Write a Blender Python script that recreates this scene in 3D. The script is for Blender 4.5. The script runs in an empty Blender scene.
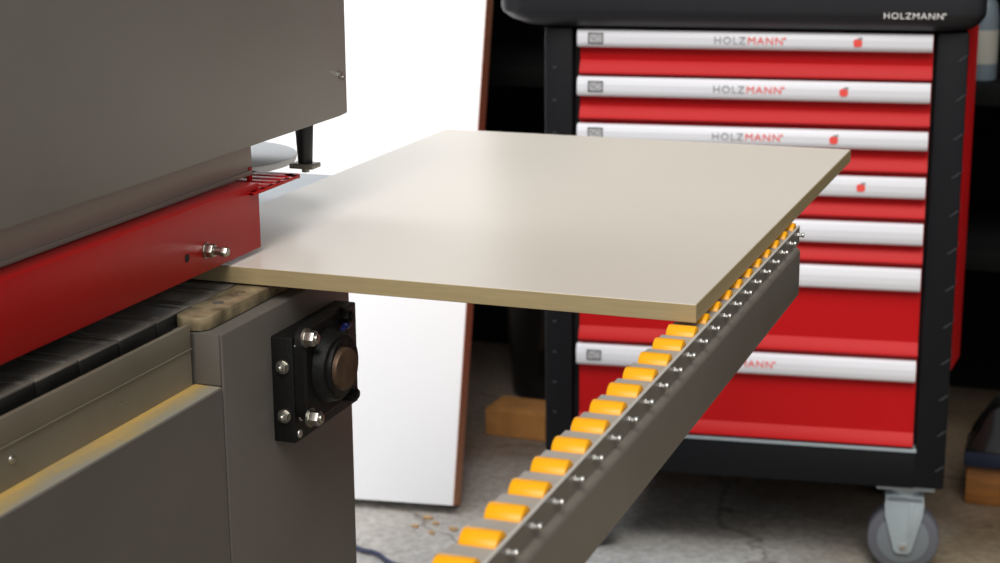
import bpy, bmesh, math, random
from mathutils import Vector, Matrix
random.seed(7)
scn = bpy.context.scene
COL = scn.collection
PI = math.pi

# ------------------------------------------------------------------ materials
def lin(c):
    return tuple(((v/255)/12.92 if v/255 <= .04045 else ((v/255+.055)/1.055)**2.4) for v in c)

def mat(name, col, rough=.5, metal=0., var=.0, vscale=12., bump=0., bscale=200., coat=0., spec=.5, col2=None, stretch=None):
    """Principled material; var/col2 mixes a second tone by noise, bump adds fine grain."""
    m = bpy.data.materials.new(name); m.use_nodes = True
    nt = m.node_tree; N = nt.nodes; L = nt.links
    b = N['Principled BSDF']
    b.inputs['Base Color'].default_value = (*col, 1)
    b.inputs['Roughness'].default_value = rough
    b.inputs['Metallic'].default_value = metal
    b.inputs['Coat Weight'].default_value = coat
    b.inputs['Specular IOR Level'].default_value = spec
    tc = N.new('ShaderNodeTexCoord'); vec = tc.outputs['Object']
    if stretch:
        mp = N.new('ShaderNodeMapping'); mp.inputs['Scale'].default_value = stretch
        L.new(vec, mp.inputs['Vector']); vec = mp.outputs['Vector']
    if var > 0:
        no = N.new('ShaderNodeTexNoise'); no.inputs['Scale'].default_value = vscale; no.inputs['Detail'].default_value = 6
        L.new(vec, no.inputs['Vector'])
        rp = N.new('ShaderNodeValToRGB')
        c2 = col2 or tuple(max(0, v*(1-var)) for v in col)
        rp.color_ramp.elements[0].position = .35; rp.color_ramp.elements[0].color = (*c2, 1)
        rp.color_ramp.elements[1].position = .65; rp.color_ramp.elements[1].color = (*col, 1)
        L.new(no.outputs['Fac'], rp.inputs['Fac']); L.new(rp.outputs['Color'], b.inputs['Base Color'])
    if bump > 0:
        n2 = N.new('ShaderNodeTexNoise'); n2.inputs['Scale'].default_value = bscale; n2.inputs['Detail'].default_value = 4
        L.new(vec, n2.inputs['Vector'])
        bp = N.new('ShaderNodeBump'); bp.inputs['Strength'].default_value = bump; bp.inputs['Distance'].default_value = .002
        L.new(n2.outputs['Fac'], bp.inputs['Height']); L.new(bp.outputs['Normal'], b.inputs['Normal'])
    return m

M = {}
M['machine'] = mat('machine_grey_paint', (.228, .208, .186), .42, var=.08, vscale=6, bump=.05, bscale=500)
M['band'] = mat('band_grey_paint', (.32, .285, .235), .40, var=.08, vscale=6)
M['rail_face'] = mat('rail_face_grey', (.235, .200, .148), .42, var=.15, vscale=14)
M['column'] = mat('column_grey_paint', (.140, .126, .110), .45, var=.10, vscale=8, bump=.05, bscale=500)
M['red'] = mat('red_paint', lin((182, 14, 16)), .38, var=.08, vscale=5, bump=.05, bscale=400, spec=.3)
M['dark'] = mat('dark_void', (.006, .006, .006), .8)
M['rubber'] = mat('chain_rubber', (.016, .015, .014), .5, var=.4, vscale=40, bump=.3, bscale=120)
M['padtop'] = mat('lit_pad_top', (.23, .20, .17), .38, var=.6, vscale=30, bump=.3, bscale=120, stretch=(1, .3, 1))  # lighter than the links: light on the pad tops put into the colour
M['blackcast'] = mat('black_cast_iron', (.005, .005, .005), .5, bump=.3, bscale=150, spec=.25)
M['blackplastic'] = mat('black_plastic', (.012, .012, .013), .4)
M['zinc'] = mat('zinc_steel', (.55, .53, .48), .32, 1., var=.3, vscale=60)
M['steel'] = mat('bright_steel', (.62, .61, .58), .42, 1.)
M['rust'] = mat('rusty_shaft', (.16, .10, .065), .5, .7, var=.5, vscale=50)
M['brass'] = mat('yellowed_zinc_plate', (.50, .40, .24), .40, .35, var=.65, vscale=45, bump=.1)
M['blue'] = mat('blue_plastic', (.012, .02, .14), .35)
M['table'] = mat('table_steel', (.56, .60, .64), .4, .35, var=.08, vscale=20)
M['disc'] = mat('pale_disc', (.74, .75, .76), .4)
M['footplate'] = mat('grey_tan_steel', (.30, .28, .23), .4, .6)
M['railsteel'] = mat('rail_grey_paint', (.20, .178, .150), .36, var=.10, vscale=10, bump=.04)
M['railtop'] = mat('roller_track_grey', (.40, .375, .34), .45, var=.1, vscale=30)
M['litedge'] = mat('lit_steel_edge', (.52, .50, .46), .4)  # pale tone paints the light caught along the channel wall's top edge
M['yellow'] = mat('yellow_plastic', lin((255, 176, 0)), .35, spec=.4)
M['lam'] = mat('greige_laminate', lin((221, 212, 200)), .32, var=.02, vscale=3, bump=.02, bscale=900)
M['edge'] = mat('tan_edge_band', lin((172, 154, 116)), .42, var=.10, vscale=10, stretch=(3, 3, 40))
M['white'] = mat('white_laminate', (.88, .88, .90), .35)
M['chip'] = mat('brown_chipboard_edge', lin((216, 156, 118)), .7, var=.3, vscale=90)
M['black'] = mat('cabinet_black', (.0055, .006, .008), .5, bump=.1, bscale=600, spec=.22)
M['slot'] = mat('slot_edge_highlight', (.035, .037, .042), .4)  # lighter grey paints the highlights on the embossed slots
M['tray'] = mat('tray_black_plastic', (.015, .0155, .0195), .36, bump=.2, bscale=500, spec=.4)
M['cabred'] = mat('cabinet_red', lin((186, 20, 24)), .45, spec=.15)
M['handle'] = mat('handle_white', lin((224, 224, 230)), .35)
M['textgrey'] = mat('text_grey', (.30, .30, .31), .5)
M['textred'] = mat('text_red', lin((240, 84, 76)), .5)
M['textwhite'] = mat('text_white', (.85, .82, .8), .35)
M['badge'] = mat('badge_dark_grey', (.04, .04, .045), .5)
M['badgefill'] = mat('badge_fill_grey', (.62, .62, .64), .5)
M['castergrey'] = mat('caster_grey_steel', (.42, .49, .53), .38, .3)
M['wheelgrey'] = mat('wheel_grey_rubber', (.11, .115, .135), .55)
M['wheelhub'] = mat('wheel_grey_hub', (.17, .19, .21), .5)
M['cardboard'] = mat('cardboard_brown', lin((196, 138, 76)), .8, var=.25, vscale=20)
M['wood'] = mat('beam_wood', lin((128, 80, 30)), .6, var=.35, vscale=14, stretch=(1, 8, 8))
M['darkwall'] = mat('unlit_wall_dark', (.02, .018, .016), .9, var=.3, vscale=3)  # darkness of the unlit back put into the wall colour
M['rack'] = mat('rack_in_dark', (.004, .004, .004), .8, spec=.1)  # near black: the dark behind the cabinet put into the rack colour
M['gloss'] = mat('glossy_black', (.008, .008, .008), .18)
M['navy'] = mat('navy_plastic', (.010, .014, .03), .3)
M['bottle'] = mat('grey_blue_plastic', (.09, .115, .135), .35)
M['cream'] = mat('cream_plastic', (.26, .25, .22), .4)
M['tan'] = mat('tan_hose', (.17, .13, .085), .5)
M['cable'] = mat('blue_grey_cable', (.05, .06, .12), .5)
M['woodchip'] = mat('wood_chip', lin((196, 160, 116)), .8)
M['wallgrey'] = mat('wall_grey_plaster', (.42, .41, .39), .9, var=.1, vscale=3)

def floor_mat():
    m = bpy.data.materials.new('concrete'); m.use_nodes = True
    nt = m.node_tree; N = nt.nodes; L = nt.links; b = N['Principled BSDF']
    b.inputs['Roughness'].default_value = .75
    tc = N.new('ShaderNodeTexCoord')
    def noise(sc, det=8, ro=.6):
        n = N.new('ShaderNodeTexNoise'); n.inputs['Scale'].default_value = sc; n.inputs['Detail'].default_value = det
        n.inputs['Roughness'].default_value = ro; L.new(tc.outputs['Object'], n.inputs['Vector']); return n
    def ramp(src, p0, c0, p1, c1):
        r = N.new('ShaderNodeValToRGB'); e = r.color_ramp.elements
        e[0].position = p0; e[0].color = (*c0, 1); e[1].position = p1; e[1].color = (*c1, 1)
        L.new(src, r.inputs['Fac']); return r
    def mix(kind, fac, a, c):
        x = N.new('ShaderNodeMix'); x.data_type = 'RGBA'; x.blend_type = kind
        if isinstance(fac, float): x.inputs[0].default_value = fac
        else: L.new(fac, x.inputs[0])
        L.new(a, x.inputs[6]); L.new(c, x.inputs[7]); return x.outputs[2]
    base = ramp(noise(3.2).outputs['Fac'], .35, (.50, .49, .48), .65, (.66, .65, .64))
    warm = ramp(noise(1.3, 3).outputs['Fac'], .45, (1, 1, 1), .62, (.96, .93, .88))
    c = mix('MULTIPLY', 1., base.outputs['Color'], warm.outputs['Color'])
    grit = ramp(noise(55, 6, .75).outputs['Fac'], .34, (.55, .54, .52), .6, (1.08, 1.08, 1.08))
    c = mix('MULTIPLY', .8, c, grit.outputs['Color'])
    st = ramp(noise(6.5, 6, .7).outputs['Fac'], .60, (1, 1, 1), .70, (.50, .48, .46))
    c = mix('MULTIPLY', .7, c, st.outputs['Color'])
    # old dirty patch to the right, under and beside the cabinet
    sx = N.new('ShaderNodeSeparateXYZ'); L.new(tc.outputs['Object'], sx.inputs[0])
    nd = noise(2.5, 6); ad = N.new('ShaderNodeMath'); ad.operation = 'MULTIPLY_ADD'; ad.inputs[1].default_value = .5
    L.new(nd.outputs['Fac'], ad.inputs[0]); L.new(sx.outputs['X'], ad.inputs[2])
    dirt = ramp(ad.outputs[0], -.30, (1, 1, 1), .0, (.42, .35, .24))
    dirt.color_ramp.elements[0].position = 0; dirt.color_ramp.elements[1].position = 0
    mr = N.new('ShaderNodeMapRange'); mr.inputs[1].default_value = -.42; mr.inputs[2].default_value = .02; L.new(ad.outputs[0], mr.inputs[0])
    dirt.color_ramp.elements[1].position = 1.; L.new(mr.outputs[0], dirt.inputs['Fac'])
    c = mix('MULTIPLY', 1., c, dirt.outputs['Color'])
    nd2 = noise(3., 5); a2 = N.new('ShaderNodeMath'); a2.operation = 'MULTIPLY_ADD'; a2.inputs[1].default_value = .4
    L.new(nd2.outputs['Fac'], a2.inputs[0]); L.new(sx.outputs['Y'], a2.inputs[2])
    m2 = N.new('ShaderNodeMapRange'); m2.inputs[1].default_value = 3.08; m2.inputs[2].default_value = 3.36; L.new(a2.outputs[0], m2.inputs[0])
    gap_shade = ramp(m2.outputs[0], 0., (1, 1, 1), 1., (.42, .34, .28))  # shade in the gap by the rack, painted into the floor colour
    c = mix('MULTIPLY', 1., c, gap_shade.outputs['Color'])
    # cracks
    v = N.new('ShaderNodeTexVoronoi'); v.feature = 'DISTANCE_TO_EDGE'; v.inputs['Scale'].default_value = 1.7
    ds = N.new('ShaderNodeVectorMath'); ds.operation = 'ADD'
    nn = noise(5, 5); sc = N.new('ShaderNodeVectorMath'); sc.operation = 'SCALE'; sc.inputs['Scale'].default_value = .25
    L.new(nn.outputs['Color'], sc.inputs[0]); L.new(tc.outputs['Object'], ds.inputs[0]); L.new(sc.outputs[0], ds.inputs[1])
    L.new(ds.outputs[0], v.inputs['Vector'])
    ck = ramp(v.outputs['Distance'], .004, (.45, .43, .40), .014, (1, 1, 1))
    c = mix('MULTIPLY', .75, c, ck.outputs['Color'])
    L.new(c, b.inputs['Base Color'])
    bp = N.new('ShaderNodeBump'); bp.inputs['Strength'].default_value = .5; bp.inputs['Distance'].default_value = .004
    L.new(noise(90, 6, .7).outputs['Fac'], bp.inputs['Height']); L.new(bp.outputs['Normal'], b.inputs['Normal'])
    return m
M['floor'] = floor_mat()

XF_IN, XF_OUT = -.7505, -.724
def dust_mat():
    """grey painted ledge with sawdust lying on it"""
    m = bpy.data.materials.new('dusty_ledge'); m.use_nodes = True
    nt = m.node_tree; N = nt.nodes; L = nt.links; b = N['Principled BSDF']; b.inputs['Roughness'].default_value = .8
    tc = N.new('ShaderNodeTexCoord')
    n = N.new('ShaderNodeTexNoise'); n.inputs['Scale'].default_value = 22; n.inputs['Detail'].default_value = 8; n.inputs['Roughness'].default_value = .7
    mp = N.new('ShaderNodeMapping'); mp.inputs['Scale'].default_value = (2.2, .5, 1)
    L.new(tc.outputs['Object'], mp.inputs['Vector']); L.new(mp.outputs[0], n.inputs['Vector'])
    sx = N.new('ShaderNodeSeparateXYZ'); L.new(tc.outputs['Object'], sx.inputs[0])
    mr = N.new('ShaderNodeMapRange'); mr.inputs[1].default_value = XF_IN; mr.inputs[2].default_value = XF_OUT; mr.inputs[3].default_value = .22; mr.inputs[4].default_value = -.22
    L.new(sx.outputs['X'], mr.inputs[0])
    ad = N.new('ShaderNodeMath'); ad.operation = 'ADD'; L.new(n.outputs['Fac'], ad.inputs[0]); L.new(mr.outputs[0], ad.inputs[1])
    r = N.new('ShaderNodeValToRGB'); e = r.color_ramp.elements
    e[0].position = .30; e[0].color = (.30, .28, .22, 1); e[1].position = .72; e[1].color = (.56, .36, .10, 1)
    x = e.new(.5); x.color = (.40, .30, .14, 1)
    L.new(ad.outputs[0], r.inputs['Fac'])
    L.new(r.outputs['Color'], b.inputs['Base Color'])
    return m
M['dust'] = dust_mat()

# ------------------------------------------------------------------ mesh helpers
class MB:
    def __init__(s): s.bm = bmesh.new()
    def _merge(s, t, mi=0):
        for f in t.faces: f.material_index = mi
        me = bpy.data.meshes.new('tmp'); t.to_mesh(me); t.free()
        s.bm.from_mesh(me); bpy.data.meshes.remove(me); return s
    def box(s, a, b, bev=0., seg=2, mi=0):
        t = bmesh.new(); bmesh.ops.create_cube(t, size=1)
        a = Vector(a); b = Vector(b); c = (a+b)/2; d = b-a
        for v in t.verts: v.co = Vector((v.co.x*d.x+c.x, v.co.y*d.y+c.y, v.co.z*d.z+c.z))
        if bev > 0: bmesh.ops.bevel(t, geom=list(t.edges), offset=min(bev, .45*min(abs(x) for x in d)), segments=seg, affect='EDGES', profile=.5)
        return s._merge(t, mi)
    def cyl(s, p, q, r, r2=None, n=24, bev=0., mi=0):
        p = Vector(p); q = Vector(q); d = q-p; t = bmesh.new()
        bmesh.ops.create_cone(t, cap_ends=True, segments=n, radius1=r, radius2=r if r2 is None else r2, depth=d.length)
        if bev > 0:
            es = [e for e in t.edges if len([f for f in e.link_faces if len(f.verts) > 4]) == 1]
            bmesh.ops.bevel(t, geom=es, offset=bev, segments=2, affect='EDGES', profile=.5)
        R = Vector((0, 0, 1)).rotation_difference(d.normalized()).to_matrix().to_4x4()
        bmesh.ops.transform(t, matrix=Matrix.Translation((p+q)/2) @ R, verts=t.verts)
        return s._merge(t, mi)
    def sphere(s, c, r, sc=(1, 1, 1), mi=0, n=16):
        t = bmesh.new(); bmesh.ops.create_uvsphere(t, u_segments=n, v_segments=n//2+2, radius=r)
        for v in t.verts: v.co = Vector((v.co.x*sc[0]+c[0], v.co.y*sc[1]+c[1], v.co.z*sc[2]+c[2]))
        return s._merge(t, mi)
    def prism(s, pts, axis, a, b, mi=0, bev=0.):
        """polygon of 2-D points extruded along an axis: x -> pts are (y,z), y -> (x,z), z -> (x,y)"""
        t = bmesh.new()
        def mk(p, h):
            return {'x': (h, p[0], p[1]), 'y': (p[0], h, p[1]), 'z': (p[0], p[1], h)}[axis]
        lo = [t.verts.new(mk(p, a)) for p in pts]; hi = [t.verts.new(mk(p, b)) for p in pts]
        t.faces.new(lo); t.faces.new(hi); n = len(pts)
        for i in range(n): t.faces.new((lo[i], lo[(i+1) % n], hi[(i+1) % n], hi[i]))
        bmesh.ops.recalc_face_normals(t, faces=list(t.faces))
        if bev > 0: bmesh.ops.bevel(t, geom=list(t.edges), offset=bev, segments=2, affect='EDGES', profile=.5)
        return s._merge(t, mi)
    def layers(s, rings, mi=0):
        """stack of equal-length 3-D rings, capped"""
        t = bmesh.new(); vs = [[t.verts.new(p) for p in r] for r in rings]; n = len(rings[0])
        for a, b in zip(vs, vs[1:]):
            for i in range(n): t.faces.new((a[i], a[(i+1) % n], b[(i+1) % n], b[i]))
        t.faces.new(vs[0]); t.faces.new(vs[-1])
        bmesh.ops.recalc_face_normals(t, faces=list(t.faces))
        return s._merge(t, mi)
    def tube(s, pts, r, n=10, mi=0):
        t = bmesh.new(); pts = [Vector(p) for p in pts]; rings = []
        for i, p in enumerate(pts):
            d = (pts[min(i+1, len(pts)-1)]-pts[max(i-1, 0)]).normalized()
            q = Vector((0, 0, 1)).rotation_difference(d)
            rings.append([t.verts.new(p+q @ Vector((r*math.cos(2*PI*k/n), r*math.sin(2*PI*k/n), 0))) for k in range(n)])
        for a, b in zip(rings, rings[1:]):
            # line up the two rings by the closest start vertex
            k0 = min(range(n), key=lambda k: (b[k].co-a[0].co).length)
            for i in range(n): t.faces.new((a[i], a[(i+1) % n], b[(i+1+k0) % n], b[(i+k0) % n]))
            rings[rings.index(b)] = b
        t.faces.new(rings[0]); t.faces.new(rings[-1])
        bmesh.ops.recalc_face_normals(t, faces=list(t.faces))
        return s._merge(t, mi)
    def build(s, name, m, parent=None, smooth=True):
        me = bpy.data.meshes.new(name); s.bm.to_mesh(me); s.bm.free()
        for x in (m if isinstance(m, (list, tuple)) else [m]): me.materials.append(x)
        if smooth:
            for p in me.polygons: p.use_smooth = True
            me.set_sharp_from_angle(angle=math.radians(32))
        o = bpy.data.objects.new(name, me); COL.objects.link(o)
        if parent: o.parent = parent
        return o

def tag(o, label, cat, group=None, kind=None):
    o['label'] = label; o['category'] = cat
    if group: o['group'] = group
    if kind: o['kind'] = kind
    return o
def thing(name, label, cat, loc=(0, 0, 0), rz=0., group=None):
    o = bpy.data.objects.new(name, None); COL.objects.link(o); o.empty_display_size = .1
    o.location = loc; o.rotation_euler = (0, 0, rz)
    return tag(o, label, cat, group)
def struct(o, label, cat):
    o['kind'] = 'structure'; o['label'] = label; o['category'] = cat; return o

def text_mesh(s, size, offset=0., spacing=1.):
    cu = bpy.data.curves.new('txt', 'FONT'); cu.body = s; cu.size = size; cu.space_character = spacing
    cu.offset = offset; cu.extrude = .0003; cu.resolution_u = 3
    o = bpy.data.objects.new('txt', cu); COL.objects.link(o)
    dg = bpy.context.evaluated_depsgraph_get(); me = bpy.data.meshes.new_from_object(o.evaluated_get(dg))
    bpy.data.objects.remove(o); bpy.data.curves.remove(cu)
    xs = [v.co.x for v in me.vertices]; ys = [v.co.y for v in me.vertices]
    return me, min(xs), max(xs), min(ys), max(ys)
def wordmark(name, runs, u0, u1, z0, z1, w, parent, sup=None):
    """lettering standing in the local x-z plane at depth w, fitted to u0..u1 and z0..z1; runs = [(text, material)]"""
    gap = .20; parts = []; x = 0
    for t, m in runs:
        me, a, b, c, d = text_mesh(t, 1., .0, 1.14)
        parts.append((me, x-a, m, c, d)); x += (b-a)+gap
    tot = x-gap; c0 = min(p[3] for p in parts); d0 = max(p[4] for p in parts)
    bm = bmesh.new(); mats = []
    for me, dx, m, c, d in parts:
        k = len(bm.verts); nf = len(bm.faces); bm.from_mesh(me); bm.verts.ensure_lookup_table(); bm.faces.ensure_lookup_table()
        if m not in mats: mats.append(m)
        for v in bm.verts[k:]: v.co.x += dx
        for f in bm.faces[nf:]: f.material_index = mats.index(m)
        bpy.data.meshes.remove(me)
    for v in bm.verts:
        v.co = Vector((u0+(v.co.x)/tot*(u1-u0), w-v.co.z, z0+(v.co.y-c0)/(d0-c0)*(z1-z0)))
    if sup:
        t = bmesh.new(); bmesh.ops.create_circle(t, cap_ends=True, segments=10, radius=(z1-z0)*.16)
        for v in t.verts: v.co = Vector((u1+(z1-z0)*.28+v.co.x, w-.0003, z1-(z1-z0)*.14+v.co.y))
        for f in t.faces: f.material_index = len(mats)-1
        me = bpy.data.meshes.new('t'); t.to_mesh(me); t.free(); bm.from_mesh(me); bpy.data.meshes.remove(me)
    bmesh.ops.recalc_face_normals(bm, faces=list(bm.faces))
    me = bpy.data.meshes.new(name); bm.to_mesh(me); bm.free()
    for m in mats: me.materials.append(m)
    o = bpy.data.objects.new(name, me); COL.objects.link(o); o.parent = parent
    return o

# ------------------------------------------------------------------ camera
FPX = 1737.49; YAW = math.radians(-20.3204); PIT = math.radians(14.1216); ROL = math.radians(-.4659)
H = 1.22
f = Vector((math.sin(YAW)*math.cos(PIT), math.cos(YAW)*math.cos(PIT), -math.sin(PIT)))
r = Vector((math.cos(YAW), -math.sin(YAW), 0)); u = r.cross(f)
r2 = r*math.cos(ROL)+u*math.sin(ROL); u2 = -r*math.sin(ROL)+u*math.cos(ROL)
cd = bpy.data.cameras.new('camera'); cam = bpy.data.objects.new('camera', cd); COL.objects.link(cam)
cam.matrix_world = Matrix(((r2.x, u2.x, -f.x, 0), (r2.y, u2.y, -f.y, 0), (r2.z, u2.z, -f.z, H), (0, 0, 0, 1)))
cd.sensor_fit = 'HORIZONTAL'; cd.sensor_width = 36; cd.lens = 36*FPX/1000; cd.clip_start = .05
cd.dof.use_dof = True; cd.dof.focus_distance = 1.62; cd.dof.aperture_fstop = 9.5
scn.camera = cam

# ------------------------------------------------------------------ setting
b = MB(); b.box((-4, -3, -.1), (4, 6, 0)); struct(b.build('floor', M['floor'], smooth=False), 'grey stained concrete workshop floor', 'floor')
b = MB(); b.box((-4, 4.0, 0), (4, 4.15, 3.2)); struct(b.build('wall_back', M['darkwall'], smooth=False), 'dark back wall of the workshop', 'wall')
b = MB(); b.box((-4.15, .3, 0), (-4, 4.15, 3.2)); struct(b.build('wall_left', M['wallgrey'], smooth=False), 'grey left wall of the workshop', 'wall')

# ------------------------------------------------------------------ edge banding machine
XC = -.774      # chain / guard face
XF = -.724      # outer face of the base
mac = thing('edge_banding_machine', 'grey and red edge banding machine at the left, feeding the beige panel', 'machine', (-1.1, .9, 0))
OFF = Vector((1.1, -.9, 0))
def mb(b, name, m, par=None, **k):
    o = b.build(name, m, mac if par is None else par, **k)
    if par is None: o.location = OFF
    return o
Y0 = .25
# base: body, lower panel with ledge, column with notch
b = MB()
b.box((-1.42, Y0, 0.0), (-.776, 1.515, .800), .004)
mb(b, 'base_body', M['machine'])
ZG = .8222
XG = -.7505     # face of the chain guide
b = MB()
b.prism([(-.776, 0), (XF, 0), (XF, .7655), (XF-.001, .7665), (-.776, .7665)], 'y', Y0, 1.2610)
lp = mb(b, 'lower_panel', M['column'])
b = MB()
b.prism([(XG, .7664), (XF-.0012, .7664), (XF-.0016, .7671), (XG, .7674)], 'y', Y0, 1.2608)
o = mb(b, 'dusty_ledge', M['dust']); o['label'] = 'grey ledge covered in yellow sawdust'
b = MB()
b.box((-.7735, 1.2640, 0), (XF, 1.5220, .8135), .0022, 3)
b.box((XG+.0014, 1.2612, .7676), (XF-.0012, 1.2650, .8134), .0008)
mb(b, 'column', M['column'])
b = MB()
b.box((XG-.004, Y0, .8005), (XG+.0006, 1.2570, ZG), .0006)
b.box((XG-.004, Y0, .7600), (XG, 1.2570, .8005))
b.box((XG-.003, Y0, .7998), (XG+.0016, 1.2570, .8010), .0004)
mb(b, 'chain_guide', M['rail_face'])
def screw(y, z, x, rr, par=None, name='screw', m='zinc', hexa=False):
    b = MB(); b.cyl((x-.001, y, z), (x+rr*.55, y, z), rr, rr*.82, 6 if hexa else 20, bev=rr*.15)
    b.cyl((x+rr*.5, y, z), (x+rr*.58, y, z), rr*.35, n=6)
    return mb(b, name, M[m], par)
screw(.9990, .7880, XG-.001, .0042)
screw(1.1450, .7860, XG-.001, .0020)
# feed chain pads
yy = .42; k = 0
while yy < 1.74:
    b = MB(); dz = (-.0008, .0, -.0004)[k % 3]
    b.box((-.852, yy, .8085), (-.7732, yy+.0565, .8236), .0014)
    cp = mb(b, 'chain_link', M['rubber'])
    b = MB()
    b.box((-.850, yy+.0005, .8234), (-.7736, yy+.0560, .8262+dz), .0010)
    b.box((-.846, yy+.006, .8255+dz), (-.7780, yy+.0115, .8272+dz), .0006)
    b.box((-.846, yy+.045, .8255+dz), (-.7780, yy+.0505, .8272+dz), .0006)
    mb(b, 'rubber_pad', M['padtop'], cp); yy += .0588; k += 1
# carrier body under the chain beyond the base and the out-feed table
b = MB(); b.box((-.852, .30, .790), (-.790, 1.60, .8085), .002); mb(b, 'chain_carrier', M['blackplastic'])
b = MB(); b.box((-1.34, .95, .826), (-.889, 1.854, .8375), .0015); b.box((-1.30, 1.515, .780), (-.92, 1.75, .826))
mb(b, 'outfeed_table', M['table'])
# guide lip with rounded nose
pts = []
x0, x1 = -.7718, -.7390; yn = 1.2630
for a in range(0, 181, 15):
    ang = math.radians(a); rr = .013
    cx = (x1-rr) if a <= 90 else (x0+rr)
    pts.append((cx+rr*math.cos(ang), yn+rr-rr*math.sin(ang)))
pts += [(x0, 1.50), (x1, 1.50)]
b = MB(); b.prism(pts, 'z', .8140, .8262, bev=.0016)
for y in (1.315, 1.355): b.cyl((-.7545, y, .8255), (-.7545, y, .8268), .005, n=20, mi=1)
o = mb(b, 'guide_lip', [M['brass'], M['zinc']]); o['label'] = 'yellowed metal lip with rounded nose'
# red guard bar
b = MB()
b.prism([(-.7750, .8490), (-.7750, .9115), (-.8150, .9115), (-.8150, .9080), (-.7790, .9080), (-.7790, .8490)], 'y', Y0, 1.4375, bev=.0009)
b.box((-.8020, 1.4640, .9040), (-.7990, 1.4700, .9200))
gb = mb(b, 'guard_bar', M['red'])
b = MB(); b.cyl((-.7765, 1.3002, .8690), (-.77485, 1.3002, .8690), .0040, n=20); mb(b, 'hole', M['dark'], gb)
b = MB()
b.cyl((-.7750, 1.3330, .8690), (-.7735, 1.3330, .8690), .0072, n=24)
b.cyl((-.7735, 1.3330, .8690), (-.7660, 1.3330, .8690), .0066, n=6, bev=.0006)
b.cyl((-.7660, 1.3330, .8690), (-.7560, 1.3330, .8690), .0036, n=16)
b.cyl((-.7585, 1.3330, .8690), (-.7520, 1.3330, .8690), .0052, .0042, n=6, bev=.0008)
mb(b, 'guard_bolt', M['zinc'], gb)
# slotted red flange past the bar's end
b = MB(); fy0, fy1 = 1.4370, 1.5180; fx0, fx1 = -.8250, -.7690; zt = .9060
b.box((fx1-.006, fy0-.02, zt-.003), (fx1, fy1-.006, zt), .0006); b.box((fx0, fy0-.02, zt-.003), (fx0+.006, fy1, zt))
y = fy0-.02
while y < fy1-.004:
    b.box((fx0, y, zt-.003), (fx1-.001, y+.0120, zt), .0005); y += .0165
b.box((fx0, fy1-.009, zt-.003), (fx1-.007, fy1, zt), .0005); b.cyl((fx1-.0075, fy1-.0075, zt-.003), (fx1-.0075, fy1-.0075, zt), .0075, n=20)
mb(b, 'slotted_flange', M['red'])
# pressure wheels between guard and panel
for i in range(12):
    y = .48+i*.075
    b = MB(); b.cyl((-.845, y, .8755), (-.812, y, .8755), .0295, n=28, bev=.002); b.cyl((-.85, y, .8755), (-.806, y, .8755), .006, n=12)
    mb(b, 'pressure_wheel', M['blackplastic'])
b = MB(); b.box((-.90, Y0, .8500), (-.86, 1.40, .9080)); mb(b, 'wheel_carrier', M['dark'])
# grey band and hood
b = MB()
b.box((-.835, Y0, .9120), (-.8000, 1.4720, .9476), .0008)
b.box((-.836, Y0, .9120), (-.7985, 1.4700, .9168), .0006)
mb(b, 'cover_band', M['band'])
b = MB()
pr = [(Y0, .9472), (1.6250, .9472), (1.6425, .9482), (1.6445, 1.52), (Y0, 1.52)]
b.prism(pr, 'x', -1.40, -.7770, bev=.0015)
hood = mb(b, 'hood', M['machine'])
b = MB(); b.cyl((-.7775, 1.6255, .9895), (-.7745, 1.6255, .9895), .0042, n=6); b.cyl((-.7775, 1.6300, .9870), (-.7735, 1.6300, .9870), .0026, n=12)
mb(b, 'hood_screw', M['zinc'], hood)
# pale round plate, black post with foot
b = MB(); b.cyl((-.938, 1.62, .891), (-.938, 1.62, .899), .098, .100, n=64, bev=.0015); b.cyl((-.975, 1.62, .8378), (-.975, 1.62, .892), .012)
mb(b, 'tape_plate', M['disc'])
b = MB(); b.cyl((-.804, 1.594, .902), (-.804, 1.594, .9505), .0075, .0100, n=16, bev=.0008)
po = mb(b, 'clamp_post', M['blackplastic'])
b = MB(); b.box((-.818, 1.584, .8968), (-.791, 1.604, .9020), .001); b.cyl((-.804, 1.594, .8925), (-.804, 1.594, .8965), .004, n=12)
mb(b, 'clamp_foot', M['footplate'], po)
# bearing on the column
XA = -.7020
b = MB()
b.box((XF-.001, 1.3530, .6870), (XA, 1.4900, .7880), .0018)
bb = mb(b, 'bearing_block', M['blackcast'])
for z in (.7130, .7600):
    b = MB(); b.cyl((-.7125, 1.3538, z), (-.7125, 1.3515, z), .0066, n=20); b.cyl((-.7125, 1.3515, z), (-.7125, 1.3475, z), .0054, n=6, bev=.0006)
    b.sphere((-.7125, 1.3475, z), .0032)
    mb(b, 'front_bolt', M['zinc'], bb)
for y, z in ((1.3600, .7790), (1.3640, .7710), (1.3640, .7100), (1.3600, .6950)):
    b = MB(); b.cyl((XA-.001, y, z), (XA+.0016, y, z), .0040, n=16, bev=.0006); mb(b, 'grub_screw', M['steel'], bb)
CY, CZ = 1.3960, .7500
b = MB()
ring = []
for i in range(48):
    a = 2*PI*i/48; c, s_ = math.cos(a), math.sin(a); e = 5.; rad = .047/((abs(c)**e+abs(s_)**e)**(1/e)); ring.append((CY+.006+rad*c, CZ+rad*s_))
b.layers([[(XA-.0005, p[0], p[1]) for p in ring], [(XA+.009, p[0], p[1]) for p in ring],
          [(XA+.0115, CY+.006+(p[0]-CY-.006)*.95, CZ+(p[1]-CZ)*.95) for p in ring]])
b.cyl((XA+.009, CY+.006, CZ), (XA+.026, CY+.004, CZ), .0370, .0310, n=48, bev=.002)
b.cyl((XA+.02, CY+.004, CZ), (XA+.0275, CY+.004, CZ), .0270, n=48, bev=.001)
fb = mb(b, 'flange_bearing', M['blackcast'])
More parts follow.
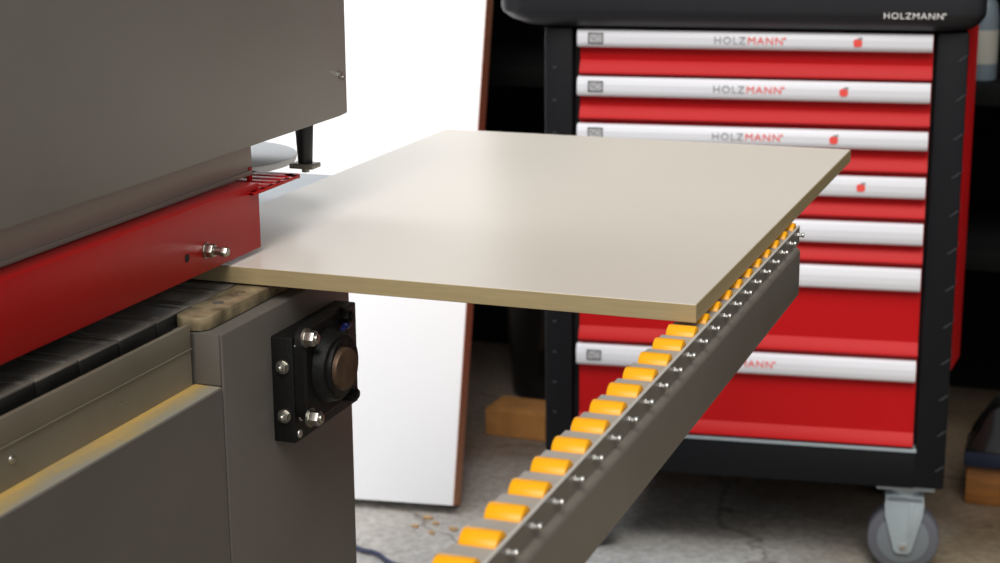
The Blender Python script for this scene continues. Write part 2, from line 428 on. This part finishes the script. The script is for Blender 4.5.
b = MB(); b.cyl((XA+.01, CY+.002, CZ), (XA+.0345, CY-.001, CZ), .0200, n=40, bev=.0025); o = mb(b, 'shaft_end', M['rust'], fb)
for y, z, mm in ((1.3585, .7880, 'zinc'), (1.3620, .7110, 'zinc'), (1.4340, .7890, 'blackcast'), (1.4400, .7110, 'blackcast')):
    b = MB(); b.cyl((XA+.010, y, z), (XA+.0125, y, z), .0090, n=24); b.cyl((XA+.0125, y, z), (XA+.021, y, z), .0074, n=6, bev=.0007)
    b.cyl((XA+.020, y, z), (XA+.0235, y, z), .0046, n=16, bev=.0008); mb(b, 'flange_bolt', M[mm], fb)
b = MB(); b.cyl((XA+.014, CY+.026, CZ+.026), (XA+.016, CY+.034, CZ+.030), .0025, n=10); b.sphere((XA+.017, CY+.036, CZ+.0315), .0042, (1, 1.1, .9)); mb(b, 'grease_cap', M['blue'], fb)

# ------------------------------------------------------------------ roller support rail
rl = thing('roller_support_rail', 'grey support rail with a row of yellow rollers under the panel edge', 'rail', (-.34, .5, 0))
RO = Vector((.34, -.5, 0))
def rb_(b, name, m, par=None):
    o = b.build(name, m, rl if par is None else par)
    if par is None: o.location = RO
    return o
XE = -.3225; RZ = .8055; REND = 1.789
b = MB(); b.box((-.3650, .40, .7505), (XE, REND, RZ), .0058, 5); rb_(b, 'rail_tube', M['railsteel'])
# folded channel that carries the rollers: two walls and a floor
b = MB()
b.box((-.3304, .40, RZ-.002), (-.3284, REND+.020, .8225), .0004, 1); b.box((-.3585, .40, RZ-.002), (-.3566, REND+.020, .8160), .0004, 1)
b.box((-.3566, .40, RZ-.002), (-.3304, REND+.020, RZ)); b.box((-.3308, .40, .8222), (-.3280, REND+.020, .8234), .0004, 1, mi=1)
rb_(b, 'roller_channel', [M['railsteel'], M['litedge']])
b = MB(); b.box((-.3650, .42, .70), (-.3250, .47, .7480), .002); b.box((-.7236, .42, .70), (-.3655, .47, .745), .002)
b.box((-.3650, .42, 0), (-.3250, .47, .70), .002); b.box((-.40, .38, 0), (-.28, .51, .008), .002); rb_(b, 'support_arm', M['railsteel'])
P = .04302; ry = .8955-10*P; RC = .8170; RR = .0107
while ry < REND+.015:
    b = MB(); b.cyl((-.3562, ry, RC), (-.3318, ry, RC), RR, n=40, bev=.0012); ro = rb_(b, 'roller', M['yellow'])
    b = MB(); b.cyl((-.3318, ry, RC), (-.3304, ry, RC), .0060, n=16); rb_(b, 'hub', M['dark'], ro)
    b = MB(); b.cyl((-.3285, ry+.002, .8148), (-.3240, ry+.002, .8140), .0016, n=10); b.cyl((-.3252, ry+.002, .8148), (-.3220, ry+.002, .8148), .0026, n=12, bev=.0008)
    b.cyl((-.3284, ry+.002, .8148), (-.3275, ry+.002, .8148), .0030, n=6)
    rb_(b, 'axle_pin', M['steel'], ro)
    if ry+P < REND+.015:
        b = MB(); b.box((-.3592, ry+.0117, .8050), (-.3305, ry+P-.0117, .8218), .0006, 1); rb_(b, 'spacer', M['railtop'])
    ry += P

# ------------------------------------------------------------------ beige panel being edged
PX0, PX1, PY0, PY1, PZ0, PZ1 = -.8852, -.3348, 1.3775, 2.1800, .8280, .8440
b = MB(); b.box((PX0+.001, PY0+.001, PZ0), (PX1-.001, PY1-.001, PZ1), .0004, 1)
pn = tag(b.build('laminated_panel', M['lam'], None), 'large beige laminated panel lying from the machine onto the yellow rollers', 'panel')
b = MB(); b.box((PX0, PY0, PZ0+.0003), (PX1, PY0+.0011, PZ1-.0003), .0003, 1); o = b.build('edge_band', M['edge'], pn)
b = MB(); b.box((PX1-.0011, PY0+.0012, PZ0+.0003), (PX1, PY1, PZ1-.0003), .0003, 1); o = b.build('edge_band', M['edge'], pn)

# ------------------------------------------------------------------ white board leaning behind
BA = math.radians(8.48); TH = math.radians(20.3)
P0 = Vector((-1.1440, 2.8260, 0))
wb = thing('leaning_board', 'tall white board leaning behind the machine, left of the tool cabinet', 'board', P0, BA)
BW, BL, BT = .66, 1.72, .062
def lean(o): o.rotation_euler = (-TH, 0, 0); o.location = (0, 0, math.sin(TH)*BT+.0005)
b = MB(); b.box((-BW, 0, 0), (0, BT, BL), .0006, 1); o = b.build('board_sheet', M['white'], wb); lean(o)
b = MB(); b.box((0, .0004, 0), (.0008, BT-.0004, BL)); o = b.build('raw_edge', M['chip'], wb); lean(o); o['label'] = 'raw brown chipboard edge'

# ------------------------------------------------------------------ tool cabinet
CA = .131148
cab = thing('tool_cabinet', 'red and black wheeled tool cabinet with seven white handled drawers', 'cabinet', (-.3172, 2.8144, 0), CA)
UL, UR = -.6175, .0615
def post(u0, u1, side):
    b = MB(); b.box((u0, -.004, .1660), (u1, .062, .9280), .004, 2)
    z = .205
    while z < .91:
        if side > 0:   # slanted raised slots near the outer edge and on the side face
            b.prism([(u1-.016, z-.006), (u1-.014, z-.0075), (u1-.001, z+.0025), (u1-.003, z+.004)], 'y', -.0052, -.003, mi=1)
            b.prism([(.004, z+.004), (.006, z+.0025), (.03, z+.014), (.028, z+.0155)], 'x', u1-.001, u1+.0012, mi=1)
        else:
            b.box((u0+.014, -.0052, z), (u0+.020, -.003, z+.0035), .0008, mi=1)
        z += .0622 if side > 0 else .0545
    return b.build('corner_post', [M['black'], M['slot']], cab)
post(UL, -.5700, -1); post(.0125, UR, 1)
b = MB(); b.box((UL+.004, .400, .166), (UL+.05, .455, .928), .003); b.build('corner_post', M['black'], cab)
b = MB(); b.box((UR-.05, .400, .166), (UR-.0, .455, .928), .003); b.build('corner_post', M['black'], cab)
b = MB(); b.box((UL+.006, .058, .170), (UL+.010, .404, .926)); b.build('side_panel', M['cabred'], cab)
b = MB(); b.box((UR-.010, .058, .170), (UR-.004, .404, .926)); b.prism([(UR-.005, .063), (UR-.0015, .063), (UR+.0220, .190), (UR+.0220, .385), (UR-.005, .385)], 'z', .345, .950, bev=.001); b.build('side_panel', M['cabred'], cab)
b = MB(); b.box((UL+.02, .425, .17), (UR-.02, .430, .926)); b.build('back_panel', M['black'], cab)
b = MB(); b.box((-.5720, .022, .230), (.0145, .026, .928)); b.box((-.5720, .03, .225), (.0145, .425, .235)); b.build('inner_frame', M['dark'], cab)
b = MB(); b.box((UL+.004, -.003, .1640), (.0150, .46, .2300), .004); b.box((-.5720, -.006, .2290), (.0140, .03, .2345), .001, mi=1)  # grey top lip paints the highlight along the base edge
b.build('base_plinth', [M['black'], M['castergrey']], cab)
# top tray: rounded slab
def rrect(x0, x1, y0, y1, rr, z, n=8):
    out = []
    for cx, cy, a0 in ((x1-rr, y1-rr, 0), (x0+rr, y1-rr, 90), (x0+rr, y0+rr, 180), (x1-rr, y0+rr, 270)):
        for k in range(n+1):
            a = math.radians(a0+90*k/n); out.append((cx+rr*math.cos(a), cy+rr*math.sin(a), z))
    return out
TX0, TX1, TY0, TY1 = -.692, .086, -.034, .500
def tr(ins, z): return rrect(TX0+ins*1.0, TX1-ins*.5, TY0+ins*.5, TY1-ins*.5, .045, z)
b = MB(); b.layers([tr(.075, .9285), tr(.040, .9315), tr(.016, .9415), tr(.002, .9530), tr(0, .9600), tr(0, 1.012), tr(.004, 1.018), tr(.020, 1.018), tr(.026, .990), tr(.05, .988)])
tray = b.build('top_tray', M['tray'], cab)
wordmark('logo', [('HOLZMANN', M['textwhite'])], -.0710, .0190, .9510, .9606, TY0-.0004, tray, True)
# drawers
handles = [(.8930, .9222), (.8146, .8472), (.7385, .7690), (.6600, .6945), (.5830, .6190), (.5062, .5442), (.3515, .3882)]
handles = [(zz+.0005, zt) for zz, zt in handles]
handles[0] = (.8960, .9245)
tops = [.9245, .8480, .7730, .6985, .6232, .5482, .3920]; bots = [.8500, .7750, .7005, .6252, .5502, .3940, .2370]
emb = [-.1097, -.1285, -.1413, -.0953]
for i, ((hz0, hz1), zt, zb) in enumerate(zip(handles, tops, bots)):
    b = MB()
    b.prism([(.020, zt), (.004, zt), (.004, zb+.024), (.001, zb+.020), (-.0075, zb+.0075), (-.0085, zb+.004), (-.006, zb+.001), (.020, zb+.001)], 'x', -.5585, .0075)
    dr = b.build('drawer', M['cabred'], cab)
    hh = hz1-hz0; zc = (hz0+hz1)/2
    # extruded handle: gently bowed white strip with a rolled lower lip
    b = MB()
    b.prism([(.005, hz1), (-.006, hz1), (-.0110, hz1-.0025), (-.0135, zc+.004), (-.0135, zc-.006), (-.0120, hz0+.004), (-.0085, hz0), (-.004, hz0+.0015), (.005, hz0+.010)], 'x', -.5615, .0062, bev=.0008)
    b.build('handle', M['handle'], dr)
    tw = -.0140
    zm = zc+.001
    wordmark('lettering', [('HOLZ', M['textgrey']), ('MANN', M['textred'])], -.3365, -.2275, zm-.0060, zm+.0060, tw, dr, True)
    b = MB(); t = .0022; bx0, bx1, bz0, bz1 = -.5430, -.5180, zm-.0088, zm+.0088
    b.box((bx0, tw-.0003, bz0), (bx1, tw+.001, bz0+t)); b.box((bx0, tw-.0003, bz1-t), (bx1, tw+.001, bz1))
    b.box((bx0, tw-.0003, bz0), (bx0+t, tw+.001, bz1)); b.box((bx1-t, tw-.0003, bz0), (bx1, tw+.001, bz1))
    b.box((bx0+t, tw, bz0+t), (bx1-t, tw+.001, bz1-t), mi=1)
    badge = b.build('size_badge', [M['badge'], M['badgefill']], dr)
    wordmark('size_lettering', [('NO', M['badge'])], bx0+.0045, bx1-.0045, zm-.0052, zm+.0052, tw-.0002, dr)
    if i < 4:
        e = emb[i]; b = MB(); ring = []
        for k in range(20):
            a = 2*PI*k/20; c, s_ = math.cos(a), math.sin(a); q = .0068/((abs(c)**3.2+abs(s_)**3.2)**(1/3.2)); ring.append((e+q*c, zm-.0012+q*s_*.92))
        b.prism(ring, 'y', tw-.0004, tw+.001)
        b.prism([(e-.001, zm+.0045), (e+.0065, zm+.0040), (e+.0072, zm+.0078), (e-.0002, zm+.0072)], 'y', tw-.0006, tw+.001, mi=1)
        b.build('emblem', [M['textred'], M['textgrey']], dr)
# casters
def caster(u_, w_):
    c = bpy.data.objects.new('caster', None); COL.objects.link(c); c.parent = cab; c.location = (u_, w_, 0)
    b = MB(); b.cyl((0, -.019, .0605), (0, .019, .0605), .0605, n=56, bev=.006); wl = b.build('wheel', M['wheelgrey'], c)
    b = MB(); b.cyl((0, -.0205, .0605), (0, .0205, .0605), .0440, n=48, bev=.002); b.cyl((0, -.0225, .0605), (0, .0225, .0605), .0150, n=28, bev=.002)
    b.build('wheel_disc', M['wheelhub'], c)
    b = MB()
    for s_ in (-1, 1):
        y0, y1 = sorted((s_*.0235, s_*.0270))
        b.prism([(-.0300, .1400), (-.0330, .1250), (-.0320, .1050), (-.0150, .0420), (-.0100, .0360), (.0100, .0360), (.0150, .0420), (.0310, .1050), (.0330, .1250), (.0310, .1400)], 'y', y0, y1, bev=.0010)
        b.prism([(.008, .128), (.016, .128), (.013, .070), (.007, .066)], 'y', min(s_*.0265, s_*.0290), max(s_*.0265, s_*.0290), bev=.001)
    b.box((-.032, -.027, .128), (.032, .027, .142), .003)
    b.build('fork', M['castergrey'], c)
    b = MB(); b.box((-.048, -.040, .1560), (.048, .040, .1645), .002); b.cyl((0, 0, .140), (0, 0, .157), .026, n=28); b.build('mount_plate', M['castergrey'], c)
    b = MB(); b.cyl((0, -.0305, .050), (0, .0305, .050), .0065, n=6, bev=.001); b.build('axle_bolt', M['steel'], c)
for u_, w_ in ((0.0, .0480), (-.556, .0480), (0.0, .40), (-.556, .40)): caster(u_, w_)

# ------------------------------------------------------------------ storage rack and clutter in the dark behind
rk = thing('storage_rack', 'storage rack standing in the dark behind the tool cabinet', 'rack', (-.6, 3.75, 0))
for zz in (.42, .745, 1.25, 1.70):  # upper shelves, out of view, added to shade the space behind
    b = MB(); b.box((-1.5, -.32, zz-.02), (1.1, .20, zz+.02), .003); b.build('rack_shelf', M['rack'], rk)
for x in (-1.48, -.15, 1.06):
    for y in (-.32, .16):
        b = MB(); b.box((x, y, 0), (x+.045, y+.045, 2.0), .002); b.build('upright', M['rack'], rk)
b = MB(); b.box((-1.5, .20, .0), (1.1, .215, 2.0)); b.build('rack_back', M['rack'], rk)

# brown box on the floor left of the cabinet
cb = thing('cardboard_box', 'small brown cardboard box on the floor between white board and cabinet', 'box', (-1.182, 3.33, 0), math.radians(-2))
b = MB(); b.box((-.068, -.05, 0), (.068, .05, .058), .002, 1); b.build('box_body', M['cardboard'], cb)
b = MB(); b.prism([(-.068, .058), (.068, .058), (.062, .063), (-.060, .0635)], 'y', -.048, .0, bev=.0005); b.build('flap', M['cardboard'], cb)
# dark glossy bucket on the rack's floor
bk = thing('black_bucket', 'glossy black bucket behind the brown cardboard box', 'bucket', (-1.22, 3.62, 0))
b = MB(); b.cyl((0, 0, 0), (0, 0, .25), .085, .105, n=40); b.build('bucket_body', M['gloss'], bk)
b = MB(); pts = [(.112*math.cos(2*PI*k/40), .112*math.sin(2*PI*k/40), .25) for k in range(41)]; b.tube(pts, .006); b.build('bucket_rim', M['gloss'], bk)
# right side: beam, case, folded sheets, bottle, hose
bmx = thing('wooden_beam', 'short wooden beam on the floor right of the tool cabinet', 'beam', (-.118, 3.255, 0), math.radians(2))
b = MB(); b.box((-.135, -.045, 0), (.25, .045, .078), .003); b.build('beam_body', M['wood'], bmx)
cs = thing('navy_case', 'flat dark navy case lying on the wooden beam', 'case', (-.118, 3.255, .0785), math.radians(2))
b = MB(); b.box((-.14, -.06, 0), (.25, .06, .032), .006); b.build('case_body', M['navy'], cs)
b = MB(); b.box((-.05, -.064, .008), (-.02, -.058, .024), .001); b.build('clasp', M['castergrey'], cs)
sh = thing('crumpled_sheet', 'crumpled glossy black sheet heaped on the navy case', 'sheet', (-.085, 3.275, .111))
bm_ = bmesh.new(); nx, ny = 26, 14; g = []
for j in range(ny+1):
    row = []
    for i in range(nx+1):
        x = -.17+.36*i/nx; y = -.085+.17*j/ny
        e = min(1, 3.5*min(i/nx, 1-i/nx, j/ny, 1-j/ny)*2)
        z = e*(.055+.022*math.sin(31*x+9*y)+.016*math.sin(57*y-23*x+1)+.008*random.random())
        row.append(bm_.verts.new((x, y, max(0, z)+.001)))
    g.append(row)
for j in range(ny):
    for i in range(nx): bm_.faces.new((g[j][i], g[j][i+1], g[j+1][i+1], g[j+1][i]))
bv = [v for v in bm_.verts]; lowv = bm_.verts.new((0, 0, 0))
bl = [e for e in bm_.edges if len(e.link_faces) == 1]
for e in bl: bm_.faces.new((e.verts[0], e.verts[1], lowv))
bmesh.ops.recalc_face_normals(bm_, faces=list(bm_.faces))
q = MB(); q.bm.free(); q.bm = bm_; q.build('sheet_body', M['gloss'], sh, smooth=True)
bt = thing('spray_bottle', 'grey blue spray bottle on the rack shelf right of the cabinet', 'bottle', (-.292, 3.500, .7655))
b = MB(); b.layers([[(rr*math.cos(2*PI*k/28), rr*math.sin(2*PI*k/28), z) for k in range(28)] for rr, z in ((.026, 0), (.029, .004), (.029, .12), (.024, .15), (.012, .17), (.012, .185))]); b.build('bottle_body', M['bottle'], bt)
b = MB(); b.cyl((0, -.0, .183), (0, 0, .205), .014, n=20, bev=.002); b.box((-.008, -.055, .202), (.008, .02, .222), .004); b.box((-.004, -.045, .175), (.004, -.036, .204), .002); b.build('trigger_head', M['bottle'], bt)
b = MB(); b.cyl((0, 0, .035), (0, 0, .10), .0293, n=28); b.build('bottle_band', M['cream'], bt)
hs = thing('tan_hose', 'tan hose looped over the rack shelf beside the spray bottle', 'hose', (-.175, 3.50, .7655))
b = MB(); pts = [(.01+.07*math.sin(t), .01*math.cos(t), .085-.07*math.cos(t)) for t in [k*2*PI/36 for k in range(37)]]
b.tube(pts, .0145, 12); b.build('hose_loop', M['tan'], hs)

# ------------------------------------------------------------------ small things on the floor
ch = bmesh.new()
for k, (x, y) in enumerate(((-1.185, 2.800), (-1.160, 2.780), (-1.190, 2.755), (-1.150, 2.735), (-1.120, 2.765))):
    b = MB(); a = random.random()*3; s_ = .005+.004*random.random()
    b.prism([(s_*math.cos(t+a)*(1+.4*random.random()), .6*s_*math.sin(t+a)*(1+.4*random.random())) for t in [i*2*PI/6 for i in range(6)]], 'z', 0, .005, bev=.0008)
    o = b.build('wood_chip', M['woodchip']); o.location = (x, y, .0002)
    tag(o, 'small pale wood chip on the concrete in front of the white board', 'wood chip', 'wood chips on the floor')
ch.free()
b = MB(); pts = [(-1.2599+0.0167*t, 2.6279+-0.0083*t-.006*math.sin(t*1.3), .0075) for t in range(-6, 13)]
b.tube(pts, .0045, 10); tag(b.build('power_cable', M['cable']), 'blue grey cable on the floor beside the machine base', 'cable')

# ------------------------------------------------------------------ light
w = bpy.data.worlds.new('world'); scn.world = w; w.use_nodes = True
bg = w.node_tree.nodes['Background']; bg.inputs[0].default_value = (.95, .98, 1.0, 1); bg.inputs[1].default_value = .46
sd = bpy.data.lights.new('daylight', 'SUN'); sd.energy = 2.7; sd.angle = math.radians(35); sd.color = (1, .97, .92)
so = bpy.data.objects.new('daylight', sd); COL.objects.link(so)
to = Vector((.09, -.66, .75)).normalized()
so.rotation_euler = to.to_track_quat('Z', 'Y').to_euler()

ld = bpy.data.lights.new('left_fill_light', 'AREA'); ld.shape = 'RECTANGLE'; ld.size = 1.3; ld.size_y = 1.3; ld.energy = 28; ld.color = (.90, .95, 1)  # unseen light added to brighten the board, round plate and panel
lo = bpy.data.objects.new('left_fill_light', ld); COL.objects.link(lo); lo.location = (-2.2, 2.0, 2.5)
scn.view_settings.view_transform = 'Standard'; scn.view_settings.look = 'None'
scn.view_settings.exposure = 0; scn.view_settings.gamma = 1; scn.view_settings.use_curve_mapping = False
